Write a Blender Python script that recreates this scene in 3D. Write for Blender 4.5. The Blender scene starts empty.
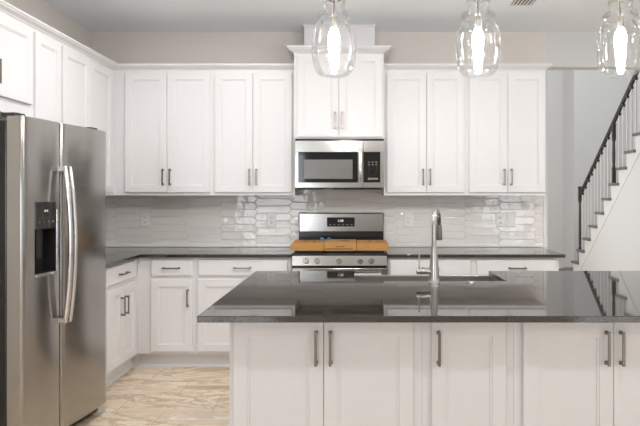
import bpy, bmesh, math, random
from mathutils import Matrix, Vector
random.seed(7)
sc = bpy.context.scene
COL = sc.collection
R = math.radians

# ------------------------------------------------------------ camera
F_PX = 575.0
cam_d = bpy.data.cameras.new('camera'); cam = bpy.data.objects.new('camera', cam_d); COL.objects.link(cam)
cam.location = (0, 0, 1.382); cam.rotation_euler = (R(90), 0, 0)
cam_d.sensor_width = 36.0; cam_d.lens = 36.0*F_PX/640
cam_d.shift_x = -35/640; cam_d.shift_y = -18/640
cam_d.clip_start = 0.05
sc.camera = cam
# ------------------------------------------------------------ world, exposure
w = bpy.data.worlds.new('World'); sc.world = w; w.use_nodes = True
w.node_tree.nodes['Background'].inputs[0].default_value = (0.80, 0.88, 1.0, 1)
w.node_tree.nodes['Background'].inputs[1].default_value = 1.0
sc.view_settings.view_transform = 'Standard'; sc.view_settings.look = 'None'
sc.view_settings.gamma = 1; sc.view_settings.use_curve_mapping = False
sc.view_settings.exposure = 0.35
# ------------------------------------------------------------ lights
def area(name, loc, rot, sx, sy, power, col=(1, 1, 1), shape='RECTANGLE'):
    d = bpy.data.lights.new(name, 'AREA'); d.shape = shape; d.size = sx; d.size_y = sy
    d.energy = power; d.color = col
    o = bpy.data.objects.new(name, d); COL.objects.link(o); o.location = loc; o.rotation_euler = rot
    return o
YB = -4.0    # rear wall of the room, behind the camera
area('daylight_left', (-1.95, YB-.15, 1.35), (R(90), 0, 0), 1.6, 2.2, 62, (.87, .935, 1.0))
area('daylight_right', (3.75, YB-.15, 1.35), (R(90), 0, 0), 1.1, 2.2, 48, (.87, .935, 1.0))
area('hall_fill', (3.0, 7.4, 5.3), (0, 0, 0), 2.2, 3.2, 44, (.96, .985, 1.0))  # added overhead fill that brightens the stair hall, not a real opening
area('hall_side_fill', (1.35, 7.4, 1.5), (0, R(-90), 0), 2.2, 1.6, 21, (.96, .985, 1.0))  # added side fill inside the hall, lifts the far walls and stairs
FILL_CANS = [(-1.15, 3.75), (-1.15, 2.6), (2.6, 3.1), (-1.1, 1.2), (1.35, 1.2), (-1.1, -1.6), (1.35, -1.6), (3.2, 2.4), (3.2, -0.8)]  # unseen ceiling cans, added as fill to even out the room light
FILL_CAN_POWER = 9
for i, (x, y) in enumerate(FILL_CANS):
    area('added_can_fill', (x, y, 2.835), (0, 0, 0), .14, .14, FILL_CAN_POWER, (.97, .985, 1.0), 'DISK')

# ============================================================ materials
MATS = {}
def mat(name, col, rough=.5, metal=0., **kw):
    m = bpy.data.materials.new(name); m.use_nodes = True
    b = m.node_tree.nodes['Principled BSDF']
    b.inputs['Base Color'].default_value = (*col, 1); b.inputs['Roughness'].default_value = rough
    b.inputs['Metallic'].default_value = metal
    for k, v in kw.items(): b.inputs[k.replace('_', ' ')].default_value = v
    MATS[name] = m
    return m
def nd(m, t, **kw):
    n = m.node_tree.nodes.new(t)
    for k, v in kw.items(): setattr(n, k, v)
    return n
def lk(m, a, b): m.node_tree.links.new(a, b)
def bsdf(m): return m.node_tree.nodes['Principled BSDF']
def coords(m, scale=(1, 1, 1), rot=(0, 0, 0)):
    tc = nd(m, 'ShaderNodeTexCoord'); mp = nd(m, 'ShaderNodeMapping')
    mp.inputs['Scale'].default_value = scale; mp.inputs['Rotation'].default_value = rot
    g = nd(m, 'ShaderNodeNewGeometry')
    lk(m, g.outputs['Position'], mp.inputs['Vector'])
    return mp.outputs['Vector']
def noise_bump(m, scale=60, strength=.05, dist=.01, detail=3, vscale=(1, 1, 1)):
    n = nd(m, 'ShaderNodeTexNoise'); n.inputs['Scale'].default_value = scale; n.inputs['Detail'].default_value = detail
    lk(m, coords(m, vscale), n.inputs['Vector'])
    b = nd(m, 'ShaderNodeBump'); b.inputs['Strength'].default_value = strength; b.inputs['Distance'].default_value = dist
    lk(m, n.outputs['Fac'], b.inputs['Height']); lk(m, b.outputs['Normal'], bsdf(m).inputs['Normal'])
    return n
def vary(m, n, c0, c1, lo=.3, hi=.7):
    r = nd(m, 'ShaderNodeValToRGB'); r.color_ramp.elements[0].position = lo; r.color_ramp.elements[1].position = hi
    r.color_ramp.elements[0].color = (*c0, 1); r.color_ramp.elements[1].color = (*c1, 1)
    lk(m, n.outputs['Fac'], r.inputs['Fac']); lk(m, r.outputs['Color'], bsdf(m).inputs['Base Color'])
    return r

M_cab = mat('cabinet_paint', (.78, .755, .75), .38)
n = noise_bump(M_cab, 90, .03, .002); vary(M_cab, n, (.775, .75, .745), (.79, .765, .76))
M_trim = mat('trim_paint', (.82, .81, .79), .4); noise_bump(M_trim, 80, .03, .002)
M_wall = mat('tan_wall_paint', (.56, .51, .455), .75); n = noise_bump(M_wall, 140, .08, .002); vary(M_wall, n, (.70, .65, .60), (.715, .665, .615))
M_hall = mat('grey_wall_paint', (.74, .735, .73), .75); noise_bump(M_hall, 140, .08, .002)
M_head = mat('header_paint', (.66, .66, .655), .75); noise_bump(M_head, 140, .08, .002)
M_ceil = mat('ceiling_paint', (.88, .92, .96), .85); noise_bump(M_ceil, 60, .25, .004, 4)
M_nickel = mat('brushed_nickel', (.24, .215, .19), .3, 1.0); noise_bump(M_nickel, 200, .05, .0005)
M_chrome = mat('satin_steel', (.50, .48, .455), .24, 1.0)
M_bright = mat('polished_steel', (.74, .73, .71), .2, 1.0)
M_sink = mat('sink_satin_steel', (.56, .54, .51), .3, 1.0)
M_black = mat('black_enamel', (.012, .011, .010), .22)
M_iron = mat('cast_iron', (.02, .02, .02), .55); noise_bump(M_iron, 300, .2, .001)
M_glassblk = mat('black_glass', (.008, .008, .008), .06)
M_plastic = mat('dark_grey_plastic', (.022, .020, .018), .2)
M_plate = mat('outlet_plate_white', (.86, .84, .81), .3)
M_slot = mat('slot_dark', (.03, .03, .03), .6)
M_blue = mat('blue_plastic_film', (.03, .16, .25), .3)
M_tape = mat('packing_tape', (.75, .68, .55), .2)
M_print = mat('dark_print', (.16, .085, .03), .6)
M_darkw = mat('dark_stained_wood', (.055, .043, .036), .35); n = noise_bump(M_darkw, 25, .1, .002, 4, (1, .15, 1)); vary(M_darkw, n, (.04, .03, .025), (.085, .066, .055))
M_tread = mat('tread_wood', (.16, .14, .125), .4); n = noise_bump(M_tread, 25, .1, .002, 4, (.15, 1, 1)); vary(M_tread, n, (.12, .105, .095), (.22, .195, .18))
M_grout = mat('grout', (.80, .77, .725), .8); noise_bump(M_grout, 300, .1, .001)

# stainless steel, brushed vertically / horizontally
def steel(name, vs, base=(.45, .435, .41), rough=.18):
    m = mat(name, base, rough, 1.0)
    n = nd(m, 'ShaderNodeTexNoise'); n.inputs['Scale'].default_value = 14; n.inputs['Detail'].default_value = 6
    lk(m, coords(m, vs), n.inputs['Vector'])
    mr = nd(m, 'ShaderNodeMapRange'); mr.inputs['To Min'].default_value = rough-.05; mr.inputs['To Max'].default_value = rough+.07
    lk(m, n.outputs['Fac'], mr.inputs['Value']); lk(m, mr.outputs['Result'], bsdf(m).inputs['Roughness'])
    b = nd(m, 'ShaderNodeBump'); b.inputs['Strength'].default_value = .03; b.inputs['Distance'].default_value = .00015
    lk(m, n.outputs['Fac'], b.inputs['Height']); lk(m, b.outputs['Normal'], bsdf(m).inputs['Normal'])
    
    return m
M_steelH = steel('stainless_steel', (1, 1, 30))
M_steelV = steel('fridge_stainless_steel', (1, 1, 25), (.43, .415, .395), .2)
# quartz
M_quartz = mat('dark_quartz', (.04, .035, .03), .035)
n = nd(M_quartz, 'ShaderNodeTexNoise'); n.inputs['Scale'].default_value = 160; n.inputs['Detail'].default_value = 4
lk(M_quartz, coords(M_quartz), n.inputs['Vector'])
vary(M_quartz, n, (.029, .0235, .019), (.044, .037, .031), .35, .72)
bsdf(M_quartz).inputs['IOR'].default_value = 1.85
# glazed tile
M_tile = mat('glazed_tile', (.72, .69, .65), .07)
n = noise_bump(M_tile, 15, .25, .012, 1.5)
n2 = nd(M_tile, 'ShaderNodeTexNoise'); n2.inputs['Scale'].default_value = 3; lk(M_tile, coords(M_tile), n2.inputs['Vector'])
vary(M_tile, n2, (.81, .775, .73), (.86, .825, .78))
# floor: large stone-look planks with diagonal veins
M_floor = mat('stone_look_floor_tile', (.5, .4, .3), .32)
def build_floor(m):
    g = coords(m)
    wv = coords(m, (.8, 2.2, 1), (0, 0, R(-28)))
    d = nd(m, 'ShaderNodeTexNoise'); d.inputs['Scale'].default_value = 1.0; d.inputs['Detail'].default_value = 6; d.inputs['Distortion'].default_value = 1.6
    lk(m, wv, d.inputs['Vector'])
    d2 = nd(m, 'ShaderNodeTexNoise'); d2.inputs['Scale'].default_value = 3.2; d2.inputs['Detail'].default_value = 8; d2.inputs['Distortion'].default_value = 2.5
    lk(m, wv, d2.inputs['Vector'])
    r = nd(m, 'ShaderNodeValToRGB'); e = r.color_ramp.elements
    e[0].position = .30; e[0].color = (0.432, 0.312, 0.192, 1); e[1].position = .70; e[1].color = (0.912, 0.804, 0.657, 1)
    for p, c in ((.40, (0.696, 0.552, 0.397, 1)), (.46, (0.888, 0.756, 0.595, 1)), (.485, (0.528, 0.384, 0.248, 1)), (.515, (0.816, 0.672, 0.508, 1)), (.57, (0.696, 0.552, 0.397, 1)), (.60, (0.860, 0.830, 0.756, 1)), (.63, (0.672, 0.528, 0.372, 1))):
        k = e.new(p); k.color = c
    mx = nd(m, 'ShaderNodeMix'); mx.data_type = 'FLOAT'; mx.inputs['Factor'].default_value = .25
    lk(m, d.outputs['Fac'], mx.inputs['A']); lk(m, d2.outputs['Fac'], mx.inputs['B'])
    br = nd(m, 'ShaderNodeTexBrick'); br.inputs['Scale'].default_value = 1.0
    br.inputs['Brick Width'].default_value = .61; br.inputs['Row Height'].default_value = .305; br.inputs['Mortar Size'].default_value = .0022
    br.inputs['Mortar Smooth'].default_value = .1; br.offset = .5
    br.inputs['Color1'].default_value = (.44, .44, .44, 1); br.inputs['Color2'].default_value = (.56, .56, .56, 1); br.inputs['Mortar'].default_value = (.5, .5, .5, 1)
    lk(m, coords(m, (1, 1, 1), (0, 0, 0)), br.inputs['Vector'])
    ad = nd(m, 'ShaderNodeMath', operation='MULTIPLY_ADD'); lk(m, br.outputs['Color'], ad.inputs[0]); ad.inputs[1].default_value = .45; 
    sb = nd(m, 'ShaderNodeMath', operation='SUBTRACT'); lk(m, mx.outputs['Result'], sb.inputs[0]); sb.inputs[1].default_value = .225
    lk(m, sb.outputs[0], ad.inputs[2]); lk(m, ad.outputs[0], r.inputs['Fac'])
    mg = nd(m, 'ShaderNodeMix'); mg.data_type = 'RGBA'; mg.inputs['B'].default_value = (.46, .37, .28, 1)
    lk(m, br.outputs['Fac'], mg.inputs['Factor']); lk(m, r.outputs['Color'], mg.inputs['A'])
    lk(m, mg.outputs['Result'], bsdf(m).inputs['Base Color'])
    b = nd(m, 'ShaderNodeBump'); b.inputs['Strength'].default_value = .3; b.inputs['Distance'].default_value = .002; b.invert = True
    lk(m, br.outputs['Fac'], b.inputs['Height']); lk(m, b.outputs['Normal'], bsdf(m).inputs['Normal'])
build_floor(M_floor)
# cardboard
M_card = mat('cardboard', (.50, .27, .10), .75)
n = noise_bump(M_card, 40, .1, .001, 4, (1, 4, 4)); vary(M_card, n, (.45, .215, .055), (.52, .265, .08))
# thin clear glass
def thin_glass(name, tint=(1, 1, 1), amt=1.0, edge=.0):
    m = bpy.data.materials.new(name); m.use_nodes = True; nt = m.node_tree; nt.nodes.clear()
    out = nt.nodes.new('ShaderNodeOutputMaterial'); mx = nt.nodes.new('ShaderNodeMixShader')
    t = nt.nodes.new('ShaderNodeBsdfTransparent'); t.inputs[0].default_value = (*tint, 1)
    g = nt.nodes.new('ShaderNodeBsdfGlossy'); g.inputs['Roughness'].default_value = .04
    fr = nt.nodes.new('ShaderNodeLayerWeight'); fr.inputs[0].default_value = .25
    mu = nt.nodes.new('ShaderNodeMath'); mu.operation = 'MULTIPLY_ADD'; mu.inputs[1].default_value = amt; mu.inputs[2].default_value = .04
    nt.links.new(fr.outputs['Fresnel'], mu.inputs[0]); nt.links.new(mu.outputs[0], mx.inputs[0])
    nt.links.new(t.outputs[0], mx.inputs[1]); nt.links.new(g.outputs[0], mx.inputs[2]); nt.links.new(mx.outputs[0], out.inputs[0])
    return m
M_pane = thin_glass('window_glass')
M_shade = thin_glass('seeded_clear_glass', (.985, .99, .99), .55)
def emit(name, col, s):
    m = bpy.data.materials.new(name); m.use_nodes = True; b = m.node_tree.nodes['Principled BSDF']
    b.inputs['Base Color'].default_value = (*col, 1); b.inputs['Emission Color'].default_value = (*col, 1); b.inputs['Emission Strength'].default_value = s
    return m
M_bulb = emit('glowing_bulb', (1, .98, .965), 138)
M_fillcanlens = emit('fill_can_lens', (1, .93, .84), 3)  # glowing lens of the added fill cans
M_digit = emit('display_digits', (.75, .85, .9), .45)
M_mwwin = mat('microwave_window_mesh', (.17, .165, .155), .22)

# ============================================================ mesh helpers
class MB:
    def __init__(s): s.v = []; s.f = []
    def add(s, vs, fs):
        k = len(s.v); s.v += [tuple(p) for p in vs]; s.f += [tuple(i+k for i in f) for f in fs]; return s
    def box(s, x0, x1, y0, y1, z0, z1):
        return s.add([(x0,y0,z0),(x1,y0,z0),(x1,y1,z0),(x0,y1,z0),(x0,y0,z1),(x1,y0,z1),(x1,y1,z1),(x0,y1,z1)],
                     [(0,3,2,1),(4,5,6,7),(0,1,5,4),(1,2,6,5),(2,3,7,6),(3,0,4,7)])
    def prism(s, pts, a, b, axis='z'):
        """pts: 2-D outline, extruded between a and b along axis"""
        def P(p, t):
            return {'z': (p[0], p[1], t), 'x': (t, p[0], p[1]), 'y': (p[0], t, p[1])}[axis]
        n = len(pts)
        return s.add([P(p, a) for p in pts]+[P(p, b) for p in pts],
                     [tuple(range(n-1, -1, -1)), tuple(range(n, 2*n))]+[(i, (i+1) % n, n+(i+1) % n, n+i) for i in range(n)])
    def rings(s, rs, cap0=True, cap1=True):
        """list of equal-length closed rings of 3-D points"""
        n = len(rs[0]); vs = [p for r in rs for p in r]; fs = []
        for k in range(len(rs)-1):
            for i in range(n): fs.append((k*n+i, k*n+(i+1) % n, (k+1)*n+(i+1) % n, (k+1)*n+i))
        if cap0: fs.append(tuple(range(n-1, -1, -1)))
        if cap1: fs.append(tuple(range((len(rs)-1)*n, len(rs)*n)))
        return s.add(vs, fs)
    def lathe(s, prof, c=(0, 0, 0), seg=24, axis='z', cap0=True, cap1=True):
        rs = []
        for r, z in prof:
            ring = []
            for i in range(seg):
                a = 2*math.pi*i/seg; x, y = r*math.cos(a), r*math.sin(a)
                p = {'z': (x, y, z), 'y': (x, z, -y), 'x': (z, x, y)}[axis]
                ring.append((p[0]+c[0], p[1]+c[1], p[2]+c[2]))
            rs.append(ring)
        return s.rings(rs, cap0, cap1)
    def tube(s, path, r, seg=12, sx=1., sy=1.):
        P = [Vector(p) for p in path]; rs = []
        rr = r if isinstance(r, (list, tuple)) else [r]*len(P)
        up = Vector((0.03, -1, 0.02)).normalized()
        for i, p in enumerate(P):
            t = (P[min(i+1, len(P)-1)]-P[max(i-1, 0)]).normalized()
            if abs(t.dot(up)) > .95: u = Vector((1, 0, 0))
            else: u = up
            a = t.cross(u).normalized(); b = a.cross(t).normalized()
            rs.append([tuple(p+(a*math.cos(2*math.pi*k/seg)*sx+b*math.sin(2*math.pi*k/seg)*sy)*rr[i]) for k in range(seg)])
        return s.rings(rs)
    def build(s, name, m, parent=None, bevel=0, smooth=False, seg=2):
        me = bpy.data.meshes.new(name); me.from_pydata(s.v, [], s.f); me.update()
        bm = bmesh.new(); bm.from_mesh(me); bmesh.ops.recalc_face_normals(bm, faces=bm.faces); bm.to_mesh(me); bm.free()
        if m: me.materials.append(m)
        if smooth:
            for p in me.polygons: p.use_smooth = True
            me.set_sharp_from_angle(angle=R(35))
        o = bpy.data.objects.new(name, me); COL.objects.link(o)
        if parent: o.parent = parent
        if bevel:
            b = o.modifiers.new('bevel', 'BEVEL'); b.width = bevel; b.segments = seg; b.limit_method = 'ANGLE'; b.angle_limit = R(40)
        return o
def tag(o, label, cat, group=None):
    o['label'] = label; o['category'] = cat
    if group: o['group'] = group
    return o
def thing(name, label, cat, loc=(0, 0, 0), rz=0, group=None):
    o = bpy.data.objects.new(name, None); COL.objects.link(o); o.location = loc; o.rotation_euler = (0, 0, rz)
    o.empty_display_size = .1
    return tag(o, label, cat, group)
def struct(name, mb, m, bevel=0):
    o = mb.build(name, m, None, bevel); o['kind'] = 'structure'; return o
def copy_tree(o, parent=None):
    c = o.copy(); COL.objects.link(c)
    if parent: c.parent = parent
    for ch in list(o.children): copy_tree(ch, c)
    return c
def text(name, s, size, m, parent, mtx, depth=.0004):
    cu = bpy.data.curves.new(name, 'FONT'); cu.body = s; cu.size = size; cu.extrude = depth; cu.align_x = 'CENTER'; cu.align_y = 'CENTER'
    to = bpy.data.objects.new(name+'_src', cu); COL.objects.link(to)
    bpy.context.view_layer.update()
    me = bpy.data.meshes.new_from_object(to); bpy.data.objects.remove(to)
    me.materials.clear(); me.materials.append(m)
    me.transform(mtx)
    o = bpy.data.objects.new(name, me); COL.objects.link(o); o.parent = parent
    return o
FRONT = Matrix.Rotation(R(90), 4, 'X')      # text facing local -y

# ============================================================ room shell
CZ = 2.849; WX = -2.36; BY = 5.175
struct('floor', MB().box(-4.6, 4.6, YB-.1, 10.3, -.1, 0), M_floor)
struct('ceiling', MB().box(-4.6, 4.6, YB-.1, 5.3, CZ, CZ+.1), M_ceil)
struct('wall_left', MB().box(WX-.12, WX, 1.6, 5.3, 0, CZ), M_wall)
struct('wall_left_return', MB().box(-4.6, WX-.12, 1.6, 1.72, 0, CZ), M_hall)
struct('wall_left_living', MB().box(-4.6, -4.5, YB, 1.6, 0, CZ), M_hall)
struct('wall_back', MB().box(WX, 1.715, BY, 5.3, 0, CZ), M_wall)
struct('wall_header', MB().box(1.715, 4.5, BY, 5.3, 2.534, CZ).box(1.0, 4.5, 5.2, 5.3, CZ+.1, 5.4), M_head)
struct('wall_right', MB().box(4.5, 4.6, YB, 10.2, 0, CZ).box(4.5, 4.6, 5.3, 10.2, CZ, 5.4), M_hall)
# rear wall with two tall window openings
struct('wall_rear', MB().box(-4.5, -2.75, YB-.1, YB, 0, CZ).box(-1.15, 3.2, YB-.1, YB, 0, CZ).box(4.3, 4.5, YB-.1, YB, 0, CZ)
       .box(-2.75, -1.15, YB-.1, YB, 2.4, CZ).box(3.2, 4.3, YB-.1, YB, 2.4, CZ)
       .box(-2.75, -1.15, YB-.1, YB, 0, .25).box(3.2, 4.3, YB-.1, YB, 0, .25), M_hall)
for i, (x0, x1) in enumerate(((-2.75, -1.15), (3.2, 4.3))):
    mid = (x0+x1)/2
    fr = struct('window_%d' % (i+1), MB().box(x0, x0+.05, YB-.08, YB+.02, .25, 2.4).box(x1-.05, x1, YB-.08, YB+.02, .25, 2.4)
        .box(x0+.05, x1-.05, YB-.08, YB+.02, 2.35, 2.4).box(x0+.05, x1-.05, YB-.08, YB+.02, .25, .30).box(mid-.025, mid+.025, YB-.07, YB+.01, .30, 2.35), M_trim, .003)
    MB().box(x0+.05, mid-.025, YB-.04, YB-.034, .30, 2.35).box(mid+.025, x1-.05, YB-.04, YB-.034, .30, 2.35).build('pane', M_pane, fr)
# stair hall
struct('wall_hall_far', MB().box(1.0, 3.62, 10.0, 10.2, 0, 5.4), M_hall)
struct('wall_hall_stair', MB().box(3.62, 4.5, 9.5, 10.2, 0, 5.4), M_hall)
struct('wall_hall_left', MB().box(.9, 1.0, 5.3, 10.2, 0, 5.4), M_hall)
struct('ceiling_hall', MB().box(.9, 4.6, 5.2, 10.3, 5.4, 5.5), M_ceil)
struct('baseboard_hall', MB().box(1.0, 3.62, 9.985, 10.0, 0, .13), M_trim, .003)
# rounded drywall corner bead at the opening
mb = MB()
mb.box(1.715, 1.735, BY, 5.3, 0, 2.534)
struct('trim_1', mb, M_hall, .008)
# white casing strip where the tile stops
struct('trim_2', MB().box(1.692, 1.715, BY-.012, BY, .914, 1.40), M_trim, .002)

# ============================================================ backsplash
def tile_field(x0, x1, z0, z1, place, pitch=.313, H=.067, pt=.030, phase=-1.83):
    """elongated hexagon tiles clipped to the field; place(u, d, z) -> world"""
    mb = MB(); g = .0012; th = .0045
    k0 = int(math.floor((x0-phase)/pitch))-1; k1 = int(math.ceil((x1-phase)/pitch))+1
    for k in range(k0, k1):
        cx = phase+(k+.5)*pitch
        nz = int((z1-z0)/H)+3
        for j in range(-1, nz):
            cz = z0+H/2+(j+(.5 if k % 2 else 0))*H
            hw = pitch/2
            hexa = [(-hw-pt/2+g, 0), (-hw+pt/2, -H/2+g), (hw-pt/2, -H/2+g), (hw+pt/2-g, 0), (hw-pt/2, H/2-g), (-hw+pt/2, H/2-g)]
            poly = [(cx+a, cz+b) for a, b in hexa]
            def clip(poly, ax, lim, keep_less):
                out = []
                for i in range(len(poly)):
                    p, q = poly[i], poly[(i+1) % len(poly)]
                    ip = (p[ax] <= lim) == keep_less or p[ax] == lim; iq = (q[ax] <= lim) == keep_less or q[ax] == lim
                    if ip: out.append(p)
                    if ip != iq:
                        t = (lim-p[ax])/(q[ax]-p[ax]); out.append((p[0]+t*(q[0]-p[0]), p[1]+t*(q[1]-p[1])))
                return out
            for ax, lim, kl in ((0, x0, False), (0, x1, True), (1, z0, False), (1, z1, True)):
                if poly: poly = clip(poly, ax, lim, kl)
            if len(poly) < 3: continue
            mx = sum(p[0] for p in poly)/len(poly); mz = sum(p[1] for p in poly)/len(poly)
            if max(p[0] for p in poly)-min(p[0] for p in poly) < .006 or max(p[1] for p in poly)-min(p[1] for p in poly) < .006: continue
            tx, tz = random.uniform(-.006, .006), random.uniform(-.009, .009)
            def ring(ins, d):
                r = []
                for p in poly:
                    vx, vz = p[0]-mx, p[1]-mz
                    qx = mx+vx-math.copysign(min(ins, abs(vx)), vx); qz = mz+vz-math.copysign(min(ins, abs(vz)), vz)
                    r.append(place(qx, d+tx*(qx-mx)+tz*(qz-mz), qz))
                return r
            mb.rings([ring(0, 0), ring(0, th-.002), ring(.0012, th-.0006), ring(.004, th)])
    return mb
bs = thing('tile_backsplash', 'glossy greige elongated hexagon tile backsplash running between the counters and upper cabinets', 'backsplash', (0, BY-.001, .914))
mb = tile_field(-2.35, 1.69, .916, 1.46, lambda u, d, z: (u, -.003-d, z-.914))
o = mb.build('tile_field', M_tile, bs)
MB().box(-2.35, 1.692, -.003, 0, 0, .546).build('grout_bed', M_grout, bs)
bs = thing('tile_backsplash', 'glossy greige tile backsplash on the left wall, mostly behind the refrigerator', 'backsplash', (WX+.001, BY, .914))
mb = tile_field(3.80, 5.15, .916, 1.40, lambda u, d, z: (.003+d, u-BY, z-.914))
mb.build('tile_field', M_tile, bs)
MB().box(0, .003, 3.80-BY, -.014, 0, .486).build('grout_bed', M_grout, bs)

# ============================================================ cabinet parts
T = .02
def rect(x0, x1, z0, z1, ins, y): return [(x0+ins, y, z0+ins), (x1-ins, y, z0+ins), (x1-ins, y, z1-ins), (x0+ins, y, z1-ins)]
def shaker(x0, x1, z0, z1, st=.056):
    return MB().rings([rect(x0, x1, z0, z1, i, y) for i, y in
        ((0, 0), (0, -T+.0025), (.0025, -T), (st, -T), (st+.0015, -T+.0045), (st+.009, -T+.0045), (st+.0105, -T+.0095))])
def slab(x0, x1, z0, z1):
    return MB().rings([rect(x0, x1, z0, z1, i, y) for i, y in ((0, 0), (0, -T+.007), (.003, -T+.004), (.012, -T))])
HL = .138
def handle_mb(x, z, vert=True, L=HL):
    """bar pull centred on x, z in front of a door face at y=-T"""
    mb = MB(); h = L/2; o = -T-.032
    if vert:
        mb.box(x-.0055, x+.0055, o, o+.008, z-h, z+h)
        for s in (-1, 1):
            c = z+s*(h-.008)
            mb.rings([[(x-a, y, c-b), (x+a, y, c-b), (x+a, y, c+b), (x-a, y, c+b)] for a, b, y in ((.008, .008, -T), (.0065, .0065, -T-.005), (.005, .005, o+.006))])
    else:
        mb.box(x-h, x+h, o, o+.008, z-.0055, z+.0055)
        for s in (-1, 1):
            c = x+s*(h-.008)
            mb.rings([[(c-a, y, z-b), (c+a, y, z-b), (c+a, y, z+b), (c-a, y, z+b)] for a, b, y in ((.008, .008, -T), (.0065, .0065, -T-.005), (.005, .005, o+.006))])
    return mb
def cabinet(name, label, cat, loc, rz, W, D, z1, doors=(), drawers=(), base=0, group=None, toe_x=0, z0=0, extra=None):
    """local x along width, y into the wall, front frame at y=0. doors: (x0,x1,z0,z1,hx,hz); drawers: (x0,x1,z0,z1)"""
    t = thing(name, label, cat, loc, rz, group)
    mb = MB().box(0, W, 0, D, z0+base, z1)
    mb.build('body', M_cab, t, .0012)
    if base:
        MB().box(-toe_x, W, .07, D-.02, 0, base).build('toe_kick', M_cab, t)
    for (a, b, c, d, hx, hz) in doors:
        dr = shaker(a, b, c, d).build('door', M_cab, t)
        if hx is not None: handle_mb(hx, hz).build('handle', M_nickel, dr, .0012)
    for (a, b, c, d) in drawers:
        dr = slab(a, b, c, d).build('drawer', M_cab, t)
        handle_mb((a+b)/2, (c+d)/2, False).build('handle', M_nickel, dr, .0012)
    return t
G_UP = 'white wall cabinets'; G_BASE = 'white base cabinets'; G_ISL = 'white island cabinets'
# ---- upper cabinets on the back wall: face plane y=4.85
FY = 4.85; UD = BY-.008-.004-FY
UZ0, UZ1 = 1.378, 2.437; DZ0, DZ1 = 1.404-1.378, 2.409-1.378
def upper(label, x0, x1, doors, hz=1.555-1.378):
    dl = []
    for (a, b, side) in doors:
        hx = (b-.028 if side == 'R' else a+.028) - x0
        dl.append((a-x0, b-x0, DZ0, DZ1, hx, hz-.0))
    return cabinet('wall_cabinet', label, 'cabinet', (x0, FY, UZ0), 0, x1-x0, UD, UZ1-UZ0, dl, group=G_UP)
HZ = .155
upper('tall white two-door wall cabinet in the left corner of the back wall', -2.03, -1.2005, [(-1.936, -1.5825, 'R'), (-1.5795, -1.22, 'L')], HZ)
upper('tall white two-door wall cabinet immediately left of the microwave', -1.20, -.5065, [(-1.178, -.8595, 'R'), (-.8565, -.530, 'L')], HZ)
upper('tall white two-door wall cabinet immediately right of the microwave', .2425, .9375, [(.269, .600, 'R'), (.603, .917, 'L')], HZ)
upper('tall white two-door wall cabinet at the right end, beside the opening to the stairs', .938, 1.61, [(.96, 1.2825, 'R'), (1.2855, 1.60, 'L')], HZ)
# ---- upper cabinets on the left wall (face plane x=-2.03, looking +X)
LX = -2.03; LD = LX-WX-.008
def left_upper(label, y0, y1, z0, doors, hz):
    dl = [(a-y0, b-y0, (1.404 if z0 < 1.5 else z0+.08)-z0 if zz is None else zz-z0, 2.409-z0, None if s is None else (b-.028 if s == 'R' else a+.028)-y0, hz-z0) for a, b, s, zz in doors]
    return cabinet('wall_cabinet', label, 'cabinet', (LX, y0, z0), R(90), y1-y0, LD, UZ1-z0, dl, group=G_UP)
left_upper('short white wall cabinet above the refrigerator, with a pull at its lower edge', 2.76, 3.6115, 1.86, [(2.78, 3.186, 'R', 1.945), (3.189, 3.592, 'L', 1.945)], 2.075)
left_upper('narrow single-door white wall cabinet behind the refrigerator top', 3.612, 3.9515, 1.84, [(3.624, 3.934, None, 1.865)], 2)
left_upper('white wall cabinet in the corner of the left wall, just past the refrigerator', 3.952, 5.155, UZ0, [(3.968, 4.364, 'R', None), (4.367, 4.775, 'L', None)], 1.533)
# ---- crown moulding
def crown(mb, path, prof):
    """path: list of (x, y); outward side is to the right of travel"""
    n = len(path); rs = []
    for i, p in enumerate(path):
        p = Vector(p)
        d0 = (p-Vector(path[i-1])).normalized() if i else None
        d1 = (Vector(path[i+1])-p).normalized() if i < n-1 else None
        n0 = Vector((d0.y, -d0.x)) if d0 else None; n1 = Vector((d1.y, -d1.x)) if d1 else None
        if n0 is None: m = n1
        elif n1 is None: m = n0
        else: m = (n0+n1)/(1+n0.dot(n1))
        rs.append([(p.x+m.x*o, p.y+m.y*o, z) for o, z in prof])
    return mb.rings(rs)
PR = [(-.02, 2.4375), (-.004, 2.4375), (.003, 2.4375), (.006, 2.440), (.010, 2.446), (.020, 2.452), (.034, 2.460), (.038, 2.468), (.044, 2.470), (.044, 2.482), (-.02, 2.482)]
t = crown(MB(), [(LX, 2.76), (LX, FY), (-.5065, FY)], PR).build('crown_molding', M_cab)
tag(t, 'white crown molding topping the left wall cabinets and the corner run up to the hood cabinet', 'molding')
t = crown(MB(), [(.2425, FY), (1.61, FY), (1.61, BY-.001)], PR).build('crown_molding', M_cab)
tag(t, 'white crown molding topping the two cabinets right of the microwave', 'molding')
# ---- raised cabinet over the microwave
my0 = 4.75
t = cabinet('wall_cabinet', 'raised white two-door cabinet directly above the microwave, with a box on top', 'cabinet', (-.5035, my0, 1.848), 0, .743, BY-.012-my0, 2.55-1.848,
        [(-.477+.5035, -.1345+.5035, .012, 2.537-1.848, -.1345-.028+.5035, 1.995-1.848), (-.1315+.5035, .222+.5035, .012, 2.537-1.848, -.1315+.028+.5035, 1.995-1.848)], group=G_UP)
PR2 = [(-.02, .7025), (.002, .7025), (.006, .708), (.012, .716), (.026, .722), (.040, .733), (.046, .742), (.054, .744), (.054, .757), (-.02, .757)]
crown(MB(), [(0, .41), (0, 0), (.743, 0), (.743, .41)], PR2).build('crown_molding', M_cab, t)
MB().box(.066, .675, 4.95-my0, BY-.002-my0, .703, CZ-.002-1.848).box(.058, .683, 4.942-my0, BY-.002-my0, CZ-.022-1.848, CZ-.002-1.848).build('duct_cover', M_cab, t, .001)

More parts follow.
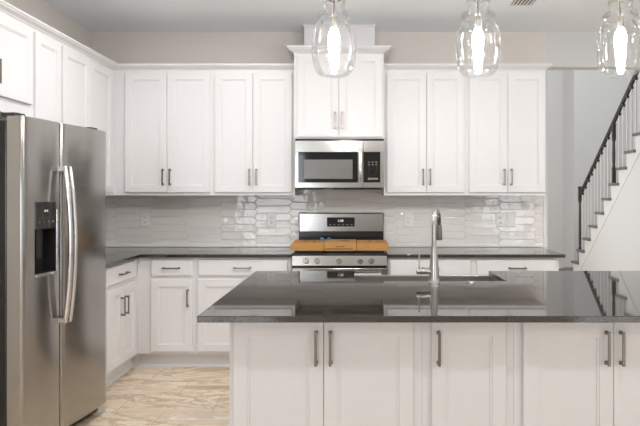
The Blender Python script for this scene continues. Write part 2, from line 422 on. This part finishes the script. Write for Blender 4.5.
# ---- base cabinets
BF = 4.57; BT = .887; BD = BY-.012-BF
def zb(y, Y=4.55): return 1.382-(y-195)*Y/575
DRZ = (.739, .870); DOZ = (.142, .714)
hzb = .567
def base_cab(label, x0, x1, doors, drawers):
    return cabinet('base_cabinet', label, 'cabinet', (x0, BF, 0), 0, x1-x0, BD, BT,
        [(a-x0, b-x0, DOZ[0], DOZ[1], (b-.034 if s == 'R' else a+.034)-x0, hzb) for a, b, s in doors],
        [(a-x0, b-x0, *DRZ) for a, b in drawers], base=.118, group=G_BASE, toe_x=0)
base_cab('white base cabinet with one drawer over a single door, in the back left corner', -1.7295, -1.2675, [(-1.617, -1.288, 'R')], [(-1.617, -1.288)])
base_cab('white base cabinet with a wide drawer over two doors, left of the range', -1.267, -.505, [(-1.246, -.8915, 'R'), (-.8885, -.534, 'L')], [(-1.246, -.534)])
base_cab('white base cabinet with a wide drawer, right of the range behind the faucet', .2595, .9375, [(.273, .594, 'R'), (.597, .918, 'L')], [(.273, .918)])
base_cab('white base cabinet at the right end of the back run', .938, 1.62, [(.965, 1.281, 'R'), (1.284, 1.60, 'L')], [(.965, 1.60)])
y0 = 3.78
lc = cabinet('base_cabinet', 'white base cabinet on the left wall between refrigerator and corner', 'cabinet', (-1.73, y0, 0), R(90), 5.16-y0, -1.73-WX-.012, BT,
        [(3.972-y0, 4.2385-y0, *DOZ, 4.205-y0, hzb), (4.2415-y0, 4.50-y0, *DOZ, 4.275-y0, hzb)], [(3.972-y0, 4.50-y0, *DRZ)], base=.118, group=G_BASE)
MB().box(4.6395-y0, 4.70-y0, .001, .070, 0, .117).build('toe_kick', M_cab, lc)
# shoe mouldings on the toe kicks
def shoe(name_label, path):
    q = crown(MB(), path, [(0, 0), (.017, 0), (.017, .006), (.012, .014), (.005, .018), (0, .018)]).build('shoe_molding', M_cab)
    tag(q, name_label, 'molding')
shoe('white shoe molding along the floor under the left base cabinet, running past the refrigerator', [(-1.799, 3.78), (-1.799, 4.638)])
shoe('white shoe molding along the floor under the back base cabinets left of the range', [(-1.7275, 4.6385), (-.505, 4.6385)])
shoe('white shoe molding along the floor under the base cabinets right of the range', [(.2595, 4.6395), (1.62, 4.6395)])

# ---- countertops
CT0, CT1 = .888, .914
pts = [(-2.353, 3.77), (-1.69, 3.77), (-1.69, 4.53), (-.504, 4.53), (-.504, BY-.0125), (-2.353, BY-.0125)]
t = MB().prism(pts, CT0, CT1).build('countertop', M_quartz, None, .002)
tag(t, 'L-shaped dark grey quartz countertop in the left corner, from refrigerator to range', 'countertop')
t = MB().box(.258, 1.66, 4.53, BY-.0125, CT0, CT1).build('countertop', M_quartz, None, .002)
tag(t, 'straight dark grey quartz countertop right of the range, on the back wall', 'countertop')

# ============================================================ island
SX0, SX1, SY0, SY1 = 0.0, .825, 3.13, 3.55
IX0, IX1, IY0, IY1 = -.611, 1.86, 2.224, 3.55
pts = [(IX0, IY0), (IX1, IY0), (IX1, IY1), (SX1, IY1), (SX1, SY0), (SX0, SY0), (SX0, IY1), (IX0, IY1)]
t = MB().prism(pts, CT0, CT1).build('island_countertop', M_quartz, None, .002)
tag(t, 'large glossy dark quartz island countertop in the foreground, notched for the sink', 'countertop')
IF = 2.35
def isl(label, x0, x1, doors):
    return cabinet('island_cabinet', label, 'cabinet', (x0, IF, 0), 0, x1-x0, .58, BT,
        [(a-x0, b-x0, .14, .868, (b-.029 if s == 'R' else a+.027)-x0, .764) for a, b, s in doors], base=.11, group=G_ISL)
isl('leftmost white two-door island cabinet facing the camera', -.513, .2735, [(-.494, -.1285, 'R'), (-.1265, .237, 'L')])
isl('single-door white island cabinet in the middle, pull on its left side, below the faucet', .274, .6475, [(.311, .614, 'L')])
isl('rightmost white two-door island cabinet, at the right edge of the photo', .648, 1.76, [(.683, 1.0475, 'R'), (1.0495, 1.414, 'L'), (1.46, 1.745, 'L')])
def islb(label, x0, x1, zt, doors, drawers=()):
    W = x1-x0
    return cabinet('island_cabinet', label, 'cabinet', (x1, 3.49, 0), R(180), W, .555, zt, [(a, b, .14, zt-.02 if zt < .8 else .70, (b-.03 if s == 'R' else a+.03), .56) for a, b, s in doors],
        [(a, b, .73, .868) for a, b in drawers], base=.11, group=G_ISL)
islb('white island cabinet on the range side, left of the sink', -.508, -.0205, BT, [(.02, .4675, 'L')], [(.02, .4675)])
islb('white sink base cabinet under the farmhouse sink', -.02, .845, .66, [(.02, .431, 'R'), (.434, .845, 'L')])
islb('white island cabinet on the range side, right of the sink', .8455, 1.76, BT, [(.02, .456, 'R'), (.459, .895, 'L')], [(.02, .456), (.459, .895)])

# ---- farmhouse sink
t = thing('farmhouse_sink', 'stainless steel apron-front sink set into the far side of the island', 'sink', (0, 0, .67))
z1 = .8875-.67; mb = MB()
w = .008; a0, a1, b0, b1 = SX0-.012, SX1+.012, SY0-.012, SY1+.012
# basin: outer shell with open top
mb.box(a0, a1, b0, b1, 0, .01)
mb.box(a0, a0+w+.004, b0, b1, .01, z1); mb.box(a1-w-.004, a1, b0, b1, .01, z1)
mb.box(a0+w+.004, a1-w-.004, b0, b0+w+.004, .01, z1); mb.box(a0+w+.004, a1-w-.004, b1-.03, b1, .01, z1)
mb.build('basin', M_sink, t, .003)
MB().lathe([(.055, .0105), (.055, .013), (.045, .014), (.042, .0115), (.02, .0115)], (.41, 3.33, 0)).build('drain', M_chrome, t, 0, True)
# ---- faucet
t = thing('kitchen_faucet', 'tall brushed steel gooseneck pull-down faucet on the island', 'faucet', (.42, 3.055, CT1))
MB().lathe([(.031, 0), (.031, .004), (.029, .007), (.027, .03), (.0225, .10), (.0155, .19), (.0135, .20)], (0, 0, 0), 28).build('base', M_chrome, t, 0, True)
path = [(0, 0, .195), (0, 0, .26), (0, .002, .30)]
rx = .095; dirx, diry = .28, .96
for i in range(1, 15):
    a = math.pi*i/14*.97
    d = rx*(1-math.cos(a)); path.append((d*dirx, d*diry, .30+.088*math.sin(a)))
path.append((path[-1][0]+.001, path[-1][1]+.002, path[-1][2]-.012))
MB().tube(path, .0130, 16).build('spout', M_chrome, t, 0, True)
e = path[-1]
MB().lathe([(.0135, .004), (.0150, -.004), (.0165, -.03), (.0175, -.075), (.0165, -.082), (.010, -.083)], (e[0], e[1], e[2]), 20).build('spray_head', M_nickel, t, 0, True)
lv = MB().lathe([(.0125, -.012), (.0155, -.02), (.0155, -.070), (.0150, -.09), (.0130, -.093)], (0, 0, .062), 20, 'x').build('valve', M_chrome, t, 0, True)
MB().lathe([(.0045, .012), (.0045, .09), (.0035, .093)], (-.079, 0, .062), 12).build('lever', M_chrome, lv, 0, True)
MB().lathe([(.010, .012), (.010, .024), (.007, .026)], (0, 0, .066), 14, 'x').build('cap', M_chrome, t, 0, True)
t = MB().lathe([(.0225, 0), (.0225, .004), (.020, .0065), (.010, .0068)], (.621, 3.075, CT1), 20).build('sink_hole_cover', M_bright, None, 0, True)
tag(t, 'small round chrome hole cover on the island beside the sink', 'cap')

# ============================================================ range
RX0, RX1 = -.4985, .2528; RC = (RX0+RX1)/2; RW = RX1-RX0
t = thing('gas_range', 'stainless steel slide-in gas range with black cooktop between the base cabinets', 'stove', (RC, 4.53, 0))
h = RW/2
MB().box(-h, h, 0, .60, .03, .906).box(-h+.04, h-.04, .05, .55, 0, .03).build('body', M_black, t, .002)
MB().box(-h, h, -.01, .60, .907, .921).build('cooktop', M_black, t, .004)
# control panel, leaning back slightly
MB().prism([(-.030, .828), (-.012, .905), (0, .905), (0, .828)], -h+.002, h-.002, 'x').build('control_panel', M_steelH, t, .002)
for kx in (305.8, 317, 339, 360.5, 371.6):
    X = (kx-355)*.00782-RC
    k = MB().lathe([(.0235, -.018), (.0235, -.026), (.021, -.029), (.020, -.046), (.018, -.049)], (X, 0, .868), 24, 'y').build('knob', M_bright, t, 0, True)
    MB().box(X-.003, X+.003, -.055, -.048, .850, .886).build('knob_grip', M_chrome, k, .001)
od = MB().box(-h+.002, h-.002, -.028, 0, .235, .808).build('oven_door', M_steelH, t, .004)
MB().box(-.25, .25, -.030, -.028, .36, .66).build('oven_window', M_glassblk, od)
hb = MB().tube([(-h+.05, -.075, .765), (h-.05, -.075, .765)], .012, 14)
for s in (-1, 1): hb.box(s*(h-.07)-.01, s*(h-.07)+.01, -.075, -.028, .755, .775)
hb.build('handle', M_bright, od, 0, True)
MB().box(-h+.002, h-.002, -.024, 0, .05, .225).build('storage_drawer', M_steelH, t, .004)
bgx = .376
MB().box(-bgx, bgx, .57, .625, .922, 1.225).build('backguard', M_black, t, .004)
bg = MB().box(-bgx+.006, bgx-.006, .562, .570, 1.057, 1.219).build('backguard_panel', M_steelH, t, .004)
dp = MB().box(-.125, .120, .558, .562, 1.103, 1.184).build('display_panel', M_glassblk, bg, .001)
text('clock_digits', '1:08', .030, M_digit, dp, Matrix.Translation((-.005, .5575, 1.153)) @ FRONT)
for i in range(6): MB().box(-.105+i*.038, -.090+i*.038, .5572, .5582, 1.118, 1.124).build('touch_key', M_nickel, dp)
# grates and burners
for i in range(3):
    cx = -.24+i*.24; mb = MB()
    for yy in (.06, .50): mb.box(cx-.112, cx+.112, yy-.005, yy+.005, .922, .938)
    for xx in (-.107, 0, .107): mb.box(cx+xx-.005, cx+xx+.005, .06, .50, .922, .938)
    mb.box(cx-.107, cx+.107, .275, .285, .928, .938)
    mb.build('grate', M_iron, t, .001)
for cx, cy in ((-.24, .16), (-.24, .40), (0, .28), (.24, .16), (.24, .40)):
    MB().lathe([(.038, .9215), (.038, .926), (.024, .927)], (cx+.05, cy+.02, 0), 20).build('burner', M_iron, t, 0, True)
# three cardboard boxes lying on the grates
def carton(x0, x1, y0, y1, zt, label, marks=(), front=()):
    z0 = .939
    cx = (x0+x1)/2
    b = thing('cardboard_box', label, 'box', (cx, y0, z0), 0, 'cardboard boxes on the range')
    hx = (x1-x0)/2; dz = zt-z0; D = y1-y0
    MB().box(-hx, hx, 0, D, 0, dz-.003).build('carton', M_card, b, .002)
    # lid flaps meeting along a taped seam
    MB().box(-hx+.001, hx-.001, 0.001, D/2-.001, dz-.003, dz).box(-hx+.001, hx-.001, D/2+.001, D-.001, dz-.003, dz).build('flap', M_card, b, .0008)
    for (a, c, d, e2, m, nm) in marks: MB().box(a-cx, c-cx, d-y0, e2-y0, dz, dz+.0006).build(nm, m, b)
    for (a, c, d, e2) in front: MB().box(a-cx, c-cx, -.0006, 0, d-z0, e2-z0).build('printed_mark', M_print, b)
    return b
carton(-.512, -.247, 4.565, 4.94, .997, 'left cardboard box on the range, with dark oval prints on its lid', [(-.44, -.38, 4.78, 4.86, M_print, 'printed_mark'), (-.35, -.32, 4.70, 4.82, M_print, 'printed_mark')])
carton(-.243, .010, 4.555, 4.93, 1.003, 'middle cardboard box on the range, with printed front and white tape scraps on top',
       [(-.17, -.13, 4.70, 4.78, M_tape, 'tape'), (-.11, -.05, 4.72, 4.80, M_print, 'printed_mark'), (-.243, .01, 4.73, 4.755, M_tape, 'tape')],
       [(-.235, -.02, .951, .959), (-.150, -.08, .968, .976)])
carton(.014, .265, 4.565, 4.94, .997, 'right cardboard box on the range, with dark oval prints on its lid', [(.10, .14, 4.74, 4.84, M_print, 'printed_mark'), (.17, .235, 4.74, 4.82, M_print, 'printed_mark')])
mb = MB()
rs = []
for i in range(9):
    x = -.30+i*.013
    hh = .012+.010*math.sin(i*1.3)
    rs.append([(x, 4.87+.004*math.sin(i*2), .9975), (x, 4.93, .9975), (x, 4.925, .9985+hh), (x, 4.88+.006*math.cos(i), .9985+hh*.8)])
mb.rings(rs)
t = mb.build('plastic_packet', M_blue, None, .001); tag(t, 'small crumpled blue plastic packet behind the boxes on the range', 'packet')

# ============================================================ microwave
MX0, MX1 = -.4925, .238; MC = (MX0+MX1)/2; mh = (MX1-MX0)/2
t = thing('microwave', 'stainless steel over-the-range microwave hung below the raised cabinet', 'microwave', (MC, 4.75, 1.43))
MH = 1.829-1.43
MB().box(-mh, mh, 0, .41, .004, MH+.016).build('body', M_plastic, t, .003)
fx = .00821
def mx(px): return (px-355)*fx-MC
def mz(py): return 1.382-(py-195)*4.72/575-1.43
# front fascia in stainless: top band, bottom band, left stile, right stile
dl = mx(361.5)+.012
door = MB().box(-mh, dl, -.03, -.001, mz(152), MH-.002).box(-mh, dl, -.03, -.001, .012, mz(182.5)).box(-mh, mx(298.4), -.03, -.001, mz(182.5), mz(152)).box(mx(357.8), dl, -.03, -.001, mz(182.5), mz(152)).build('door', M_steelH, t, .0015)
MB().box(mx(298.4), mx(357.8), -.031, -.001, mz(182.5), mz(152)).build('door_glass', M_glassblk, door, .001)
MB().box(mx(303.8), mx(352.6), -.0325, -.031, mz(178.8), mz(159.6)).build('viewing_window', M_mwwin, door, .001)
hb = MB()
pth = []
for i in range(13):
    u = i/12; z = mz(183)+(mz(152)-mz(183))*u
    pth.append((mx(360.3), -.055-.018*math.sin(math.pi*u), z))
hb.tube(pth, .0155, 12, 1.0, .55)
for q in (pth[0], pth[-1]):
    s = 1 if q is pth[0] else -1
    hb.box(q[0]-.010, q[0]+.010, -.058, -.030, q[2]+s*.004-.008, q[2]+s*.004+.008)
hb.build('handle', M_bright, door, 0, True)
pn = MB().box(dl+.002, mh, -.03, -.001, .012, mz(182.5)).box(dl+.002, mh, -.03, -.001, mz(152), MH-.002).box(mx(380.2), mh, -.03, -.001, mz(182.5), mz(152)).box(dl+.002, mx(363.6), -.03, -.001, mz(182.5), mz(152)).build('control_panel', M_steelH, t, .0015)
g = MB().box(mx(363.6), mx(380.2), -.031, -.001, mz(182.5), mz(152)).build('keypad', M_glassblk, pn, .001)
for r_ in range(6):
    for c_ in range(3):
        xx = mx(369+c_*3.6); zz = mz(162.2+r_*2.5)
        MB().box(xx-.007, xx+.007, -.0318, -.031, zz-.0035, zz+.0035).build('key', M_plastic if r_ > 1 else M_nickel, g)
MB().box(mx(368), mx(378), -.0318, -.031, mz(179.6), mz(177.8)).build('key', M_nickel, g)
MB().lathe([(.019, -.0305), (.019, -.0325), (.017, -.033)], (mx(338.3), 0, mz(146.2)), 28, 'y').build('emblem', M_chrome, door, 0, True)
text('emblem_letters', 'GE', .018, M_plastic, door, Matrix.Translation((mx(338.3), -.0333, mz(146.2))) @ FRONT)
MB().box(-mh+.02, -.14, -.02, .12, -.004, .004).box(-.06, mh-.02, -.02, .12, -.004, .004).build('filter', M_slot, t)

# ============================================================ refrigerator
N = Vector((-1.685, 2.91)); Fp = Vector((-1.580, 3.655))
dv = Fp-N; FW = dv.length; ang = math.atan2(dv.y, dv.x)      # local x runs along the front, local y points back into the bay
t = thing('refrigerator', 'stainless steel side-by-side refrigerator with ice dispenser at left', 'refrigerator', (N.x, N.y, 0), ang)
DT = .085; ZB, ZT = .065, 1.785; SP = .405*FW
MB().box(.006, FW-.006, DT+.008, .57, .03, 1.765).build('case', M_black, t, .006)
MB().box(.01, FW-.01, .05, .10, .012, .060).build('base_grille', M_plastic, t, .004)
for x in (.05, FW-.05):
    MB().lathe([(.022, -.015), (.022, .015)], (x, .09, .022), 16, 'x').build('roller', M_plastic, t, 0, True)
for x in (.015, FW-.09): MB().box(x, x+.075, .05, .13, ZT+.001, ZT+.020).build('hinge_cover', M_plastic, t, .004)
def fdoor(x0, x1, hole=None):
    """convex door: front surface bulges gently, edges rounded; optional dispenser hole (x0,x1,z0,z1)"""
    mb = MB(); n = 14; pf = []
    for i in range(n+1):
        u = i/n; x = x0+(x1-x0)*u
        e = min(u, 1-u)*(x1-x0)
        y = -.010*math.sin(math.pi*u)
        if e < .014: y += .014-math.sqrt(max(0, .014**2-(.014-e)**2))
        pf.append((x, y))
    xs = [p[0] for p in pf]
    # add hole borders to the profile
    def yat(x):
        for a, b in zip(pf, pf[1:]):
            if a[0] <= x <= b[0]: return a[1]+(b[1]-a[1])*(x-a[0])/(b[0]-a[0]+1e-9)
        return 0
    if hole:
        for hx in hole[:2]: xs.append(hx)
    # fine edge points
    for d in (.0015, .004, .008): xs += [x0+d, x1-d]
    xs = sorted(set(xs))
    def yy(x):
        u = (x-x0)/(x1-x0); e = min(x-x0, x1-x); y = -.010*math.sin(math.pi*u)
        if e < .014: y += .014-math.sqrt(max(0, .014**2-(.014-e)**2))
        return y
    zs = [ZB, ZB+.004, ZT-.004, ZT]
    if hole: zs = [ZB, ZB+.004, hole[2], hole[3], ZT-.004, ZT]
    vs = []; fs = []; nx = len(xs)
    for z in zs:
        for x in xs: vs.append((x, yy(x)+(.004 if z in (ZB, ZT) else 0), z))
    for j in range(len(zs)-1):
        for i in range(nx-1):
            if hole and zs[j] == hole[2] and xs[i] >= hole[0]-1e-6 and xs[i+1] <= hole[1]+1e-6: continue
            fs.append((j*nx+i, j*nx+i+1, (j+1)*nx+i+1, (j+1)*nx+i))
    k = len(vs)
    vs += [(x0, DT, ZB), (x1, DT, ZB), (x1, DT, ZT), (x0, DT, ZT)]
    fs += [(k, k+3, k+2, k+1)]
    top = (len(zs)-1)*nx
    fs.append(tuple(range(top, top+nx))+(k+2, k+3)); fs.append(tuple(range(nx-1, -1, -1))+(k, k+1))
    fs.append(tuple(j*nx for j in range(len(zs)))+(k+3, k)); fs.append(tuple(j*nx+nx-1 for j in range(len(zs)-1, -1, -1))+(k+1, k+2))
    mb.add(vs, fs)
    return mb
def fsolve(px):   # along-front coordinate that lands under an image column
    q = (px-355)/575.0; d = dv/FW
    return (q*N.y-N.x)/(d.x-q*d.y)
hx0, hx1 = fsolve(33.2), fsolve(54.6)
zz0, zz1 = .962, 1.345
ld = fdoor(.0, SP-.004, (hx0, hx1, zz0, zz1)).build('freezer_door', M_steelV, t, 0, True)
rd = fdoor(SP+.004, FW).build('fridge_door', M_steelV, t, 0, True)
MB().box(.012, SP-.012, DT, DT+.007, ZB+.01, ZT-.01).box(SP+.012, FW-.012, DT, DT+.007, ZB+.01, ZT-.01).build('gasket', M_slot, t)
dz = MB()
dz.box(hx0, hx1, .065, .070, zz0, zz1).box(hx0, hx0+.004, -.008, .065, zz0, zz1).box(hx1-.004, hx1, -.008, .065, zz0, zz1).box(hx0+.004, hx1-.004, -.008, .065, zz1-.004, zz1).box(hx0+.004, hx1-.004, -.010, .065, zz0, zz0+.008)
dd = dz.build('dispenser', M_plastic, ld, .001)
MB().box(hx0+.004, hx1-.004, -.012, .03, zz1-.145, zz1-.002).build('dispenser_controls', M_plastic, dd, .003)
mxd = (hx0+hx1)/2
MB().box(mxd-.028, mxd+.022, -.0135, -.012, zz1-.068, zz1-.028).build('display', M_glassblk, dd, .001)
text('display_digits', '37 0', .016, M_digit, dd, Matrix.Translation((mxd-.003, -.0138, zz1-.048)) @ FRONT)
for i in range(4): MB().box(hx0+.022+i*.036, hx0+.036+i*.036, -.0132, -.012, zz1-.110, zz1-.100).build('button', M_nickel, dd)
MB().box(mxd-.035, mxd+.015, .02, .03, zz0+.08, zz1-.145).build('paddle', M_black, dd, .004)
MB().box(hx0, hx1, -.018, -.008, zz0-.010, zz0+.006).box(hx1-.002, hx1+.010, -.016, -.006, zz0-.010, zz1-.04).build('dispenser_trim', M_bright, dd, .002)
for door_o, hx, nm in ((ld, SP-.020, 'handle'), (rd, SP+.021, 'handle')):
    mb = MB(); P = []
    for i in range(25):
        u = i/24; z = .675+(1.540-.675)*u
        P.append((hx, -.036-.036*math.sin(math.pi*u)**.8, z))
    mb.tube(P, .0145, 14, .85, .9)
    for q in (0, -1):
        s = 1 if q == 0 else -1
        mb.box(hx-.014, hx+.014, -.046, -.001, P[q][2]-.012+s*.014, P[q][2]+.012+s*.014)
    mb.build(nm, M_bright, door_o, 0, True)
ex = fsolve(93.5)
MB().lathe([(.020, -.0035), (.020, -.0065), (.018, -.007)], (ex, 0, 1.715), 28, 'y').build('emblem', M_nickel, rd, 0, True)
text('emblem_letters', 'GE', .020, M_plastic, rd, Matrix.Translation((ex, -.0073, 1.715)) @ FRONT)

# ============================================================ outlets
def outlet(px, label, switch=False, double=False):
    X = (px-355)*BY/575; Z = 1.382-(219.5-195)*BY/575
    t = thing('wall_switch' if switch else 'wall_outlet', label, 'switch' if switch else 'outlet', (X, BY-.011, Z), 0, None if switch else 'outlets on the backsplash')
    MB().rings([rect(-.041, .041, -.064, .064, i, y) for i, y in ((0, 0), (0, -.004), (.004, -.006))]).build('cover_plate', M_plate, t)
    if switch:
        MB().rings([rect(-.017, .017, -.033, .033, i, y) for i, y in ((0, -.006), (0, -.008), (.002, -.009))]).build('rocker', M_plate, t)
    else:
        for s in (-1, 1):
            r = MB().lathe([(.0165, -.006), (.0165, -.0085), (.015, -.009)], (0, 0, s*.021), 20, 'y').build('receptacle', M_plate, t, 0, True)
            MB().box(-.007, -.005, -.0095, -.009, s*.021-.004, s*.021+.005).box(.005, .007, -.0095, -.009, s*.021-.004, s*.021+.005).lathe([(.0025, -.009), (.0025, -.0095)], (0, 0, s*.021-.009), 10, 'y').build('slot', M_slot, r)
    return t
outlet(145.6, 'white outlet on the tile at far left, beside the refrigerator')
outlet(271.5, 'white outlet on the tile left of the range')
outlet(408.3, 'white outlet on the tile just right of the range')
outlet(500, 'white outlet near the right end of the tile, left of the switch')
outlet(510.3, 'white rocker switch near the right end of the tile', True)

# ============================================================ pendants
def pendant():
    t = thing('pendant_light', 'clear glass pendant', 'lamp', (0, 0, 0), 0, 'glass pendants over the island')
    MB().lathe([(.06, CZ-.001), (.06, CZ-.012), (.052, CZ-.022), (.01, CZ-.026)], (0, 0, 0), 28).build('canopy', M_nickel, t, 0, True)
    MB().lathe([(.005, 2.40), (.005, CZ-.025)], (0, 0, 0), 10).build('stem', M_nickel, t, 0, True)
    MB().lathe([(.012, 2.42), (.030, 2.41), (.036, 2.385), (.036, 2.362), (.020, 2.358)], (0, 0, 0), 24).build('cap', M_bright, t, 0, True)
    sk = MB().lathe([(.006, 2.36), (.006, 2.285), (.017, 2.280), (.018, 2.232), (.014, 2.224)], (0, 0, 0), 18).build('socket', M_nickel, t, 0, True)
    MB().lathe([(.011, 2.226), (.015, 2.216), (.025, 2.198), (.029, 2.175), (.0275, 2.15), (.0225, 2.11), (.0185, 2.06), (.0145, 2.01), (.011, 1.996), (.005, 1.992)], (0, 0, 0), 20).build('bulb', M_bulb, t, 0, True)
    pr = [(.062, 1.984), (.078, 1.990), (.095, 2.012), (.107, 2.052), (.1125, 2.10), (.113, 2.14), (.110, 2.18), (.102, 2.215), (.088, 2.245), (.071, 2.262), (.068, 2.268), (.074, 2.274), (.083, 2.281), (.084, 2.290), (.078, 2.299), (.062, 2.307), (.055, 2.318), (.053, 2.335), (.058, 2.350), (.060, 2.362), (.046, 2.374), (.037, 2.378)]
    mb = MB().lathe(pr, (0, 0, 0), 40, cap0=False, cap1=False)
    inn = [(r-.003, z) for r, z in pr]
    sh = mb.build('glass_shade', M_shade, t, 0, True)
    bd = MB()
    def rad(z):
        for (r0, z0), (r1, z1) in zip(pr, pr[1:]):
            if z0 <= z <= z1: return r0+(r1-r0)*(z-z0)/(z1-z0)
        return .1
    for row, z in enumerate((2.03, 2.065, 2.10, 2.135, 2.17, 2.205, 2.235)):
        nn = 7
        for k in range(nn):
            a = 2*math.pi*(k+.5*(row % 2))/nn; r = rad(z)+.0005; s = .0021
            bd.lathe([(.0004, -s*1.6), (s*.8, -s), (s, 0), (s*.8, s), (.0004, s*1.6)], (r*math.cos(a), r*math.sin(a), z), 8)
    bd.build('glass_bubbles', M_bead, sh, 0, True)['kind'] = 'stuff'
    return t
M_bead = mat('bubble_glass', (.9, .9, .9), .05, 0, Transmission_Weight=.4)
PY = 2.9
p0 = pendant()
for i, (px, lab) in enumerate(((334, 'lit clear seeded-glass pendant at left, in front of the cabinet above the microwave'),
                                (478, 'lit clear seeded-glass pendant in the middle, in front of the two right wall cabinets'),
                                (620.5, 'lit clear seeded-glass pendant at right, in front of the stair rail'))):
    o = p0 if i == 0 else copy_tree(p0)
    o.location = ((px-355)*PY/575, PY, 0); o['label'] = lab

# ============================================================ ceiling fixtures
t = thing('ceiling_vent', 'white slatted air vent in the kitchen ceiling near the back wall', 'vent', (1.278, 4.285, CZ))
MB().box(-.092, .092, -.16, -.148, -.006, -.001).box(-.092, .092, .148, .16, -.006, -.001).box(-.092, -.080, -.148, .148, -.006, -.001).box(.080, .092, -.148, .148, -.006, -.001).build('frame', M_trim, t, .001)
MB().box(-.080, .080, -.148, .148, -.002, -.001).build('duct_opening', M_slot, t)
for i in range(6):
    x = -.066+i*.0264
    MB().box(x-.006, x+.006, -.148, .148, -.0055, -.003).build('slat', M_trim, t)
def can():  # fixture for each added fill can, all outside the view
    t = thing('added_recessed_light', 'added round recessed fill light, unseen above the room', 'lamp', (0, 0, 0), 0, 'added recessed fill lights')
    MB().lathe([(.095, CZ-.001), (.095, CZ-.004), (.075, CZ-.007), (.072, CZ-.003), (.072, CZ-.001)], (0, 0, 0), 28).build('trim_ring', M_trim, t, 0, True)
    MB().lathe([(.071, CZ-.001), (.071, CZ-.003)], (0, 0, 0), 24).build('lens', M_fillcanlens, t, 0, True)
    return t
c0 = can()
for i, (x, y) in enumerate(FILL_CANS):
    o = c0 if i == 0 else copy_tree(c0)
    o.location = (x, y, 0)

# ============================================================ staircase
RISE, RUN = .192, .215
t = thing('staircase', 'open-sided staircase with dark treads, white balusters and a dark handrail, beyond the kitchen', 'stairs', (3.32, 8.52, 0))
def Yk(k): return 8.52-RUN*(k-2)          # near end of tread k
K = 14
for k in range(2, K+1):
    y = Yk(k)-8.52; z = RISE*k
    MB().box(-.03, 1.12, y, y+.250, z-.034, z).build('tread', M_tread, t, .006)
    MB().box(.0, 1.12, y+.212, y+.226, z-RISE, z-.034).build('riser', M_trim, t)
# first, wider winder step
MB().prism([(-.03, .245), (1.12, .245), (1.12, .95), (.13, .95), (-.03, .78)], RISE-.034, RISE).build('tread', M_tread, t, .006)
MB().prism([(.0, .26), (1.11, .26), (1.11, .93), (.14, .93), (0, .77)], 0, RISE-.034).build('riser', M_trim, t)
# stringer: saw-tooth above, straight line below
def zline(y): return .276+(8.48-(y+8.52))*.905
low = [(.22, max(0.0, zline(.22))), (Yk(K)-8.52, zline(Yk(K)-8.52))]
up = []
for k in range(K, 1, -1):
    y = Yk(k)-8.52; z = RISE*k-.034
    up += [(y, z), (y+.212, z)]
poly = [low[0], low[1]]+up
MB().prism(poly, 0, .02, 'x').build('stringer', M_trim, t)
# balusters, newels, rail
rslope = RISE/RUN
def railz(y): return 1.43-(y+.034)*.85          # local y
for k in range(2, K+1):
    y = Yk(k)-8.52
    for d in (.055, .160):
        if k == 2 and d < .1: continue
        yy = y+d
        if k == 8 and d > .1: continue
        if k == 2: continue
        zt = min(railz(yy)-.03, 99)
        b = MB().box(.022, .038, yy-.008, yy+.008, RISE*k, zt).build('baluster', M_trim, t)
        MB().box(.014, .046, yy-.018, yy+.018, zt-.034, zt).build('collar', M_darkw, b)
def newel(y, z0, z1):
    n_ = MB(); c = (.03, y, 0)
    n_.box(.03-.021, .03+.021, y-.021, y+.021, z0, z0+.20)
    n_.lathe([(.018, z0+.20), (.022, z0+.215), (.015, z0+.23), (.018, z0+.28), (.020, z0+.38), (.017, (z0+z1)/2+.08), (.016, z1-.24), (.024, z1-.225), (.024, z1-.21)], c, 16)
    n_.box(.03-.021, .03+.021, y-.021, y+.021, z1-.21, z1-.02)
    n_.lathe([(.034, z1-.02), (.036, z1-.008), (.022, z1)], c, 16)
    n_.build('newel_post', M_darkw, t, .002)
newel(.045, RISE*2, 1.51)
yn = -1.075
newel(yn, RISE*8, railz(yn)-.005)
ya, yb = .045, Yk(K)-8.52-.1
rp = []
for (ox, oz) in ((-.024, 0), (-.027, .014), (-.018, .030), (0, .036), (.018, .030), (.027, .014), (.024, 0), (.015, -.022), (-.015, -.022)): rp.append((ox, oz))
MB().rings([[(.03+ox, y, railz(y)+oz) for ox, oz in rp] for y in (ya, yb)]).build('handrail', M_darkw, t, 0, True)
# wall under the stairs
yA, yB_ = .22, Yk(K)-8.52
MB_w = MB().prism([(8.52+yA, 0), (8.52+yA, zline(yA)-.001), (8.52+yB_, zline(yB_)-.001), (8.52+yB_, 0)], 3.33, 3.42, 'x')
struct('wall_stair', MB_w, M_hall)
struct('baseboard_stair', MB().box(3.318, 3.33, 5.9, 8.70, 0, .13), M_trim, .003)
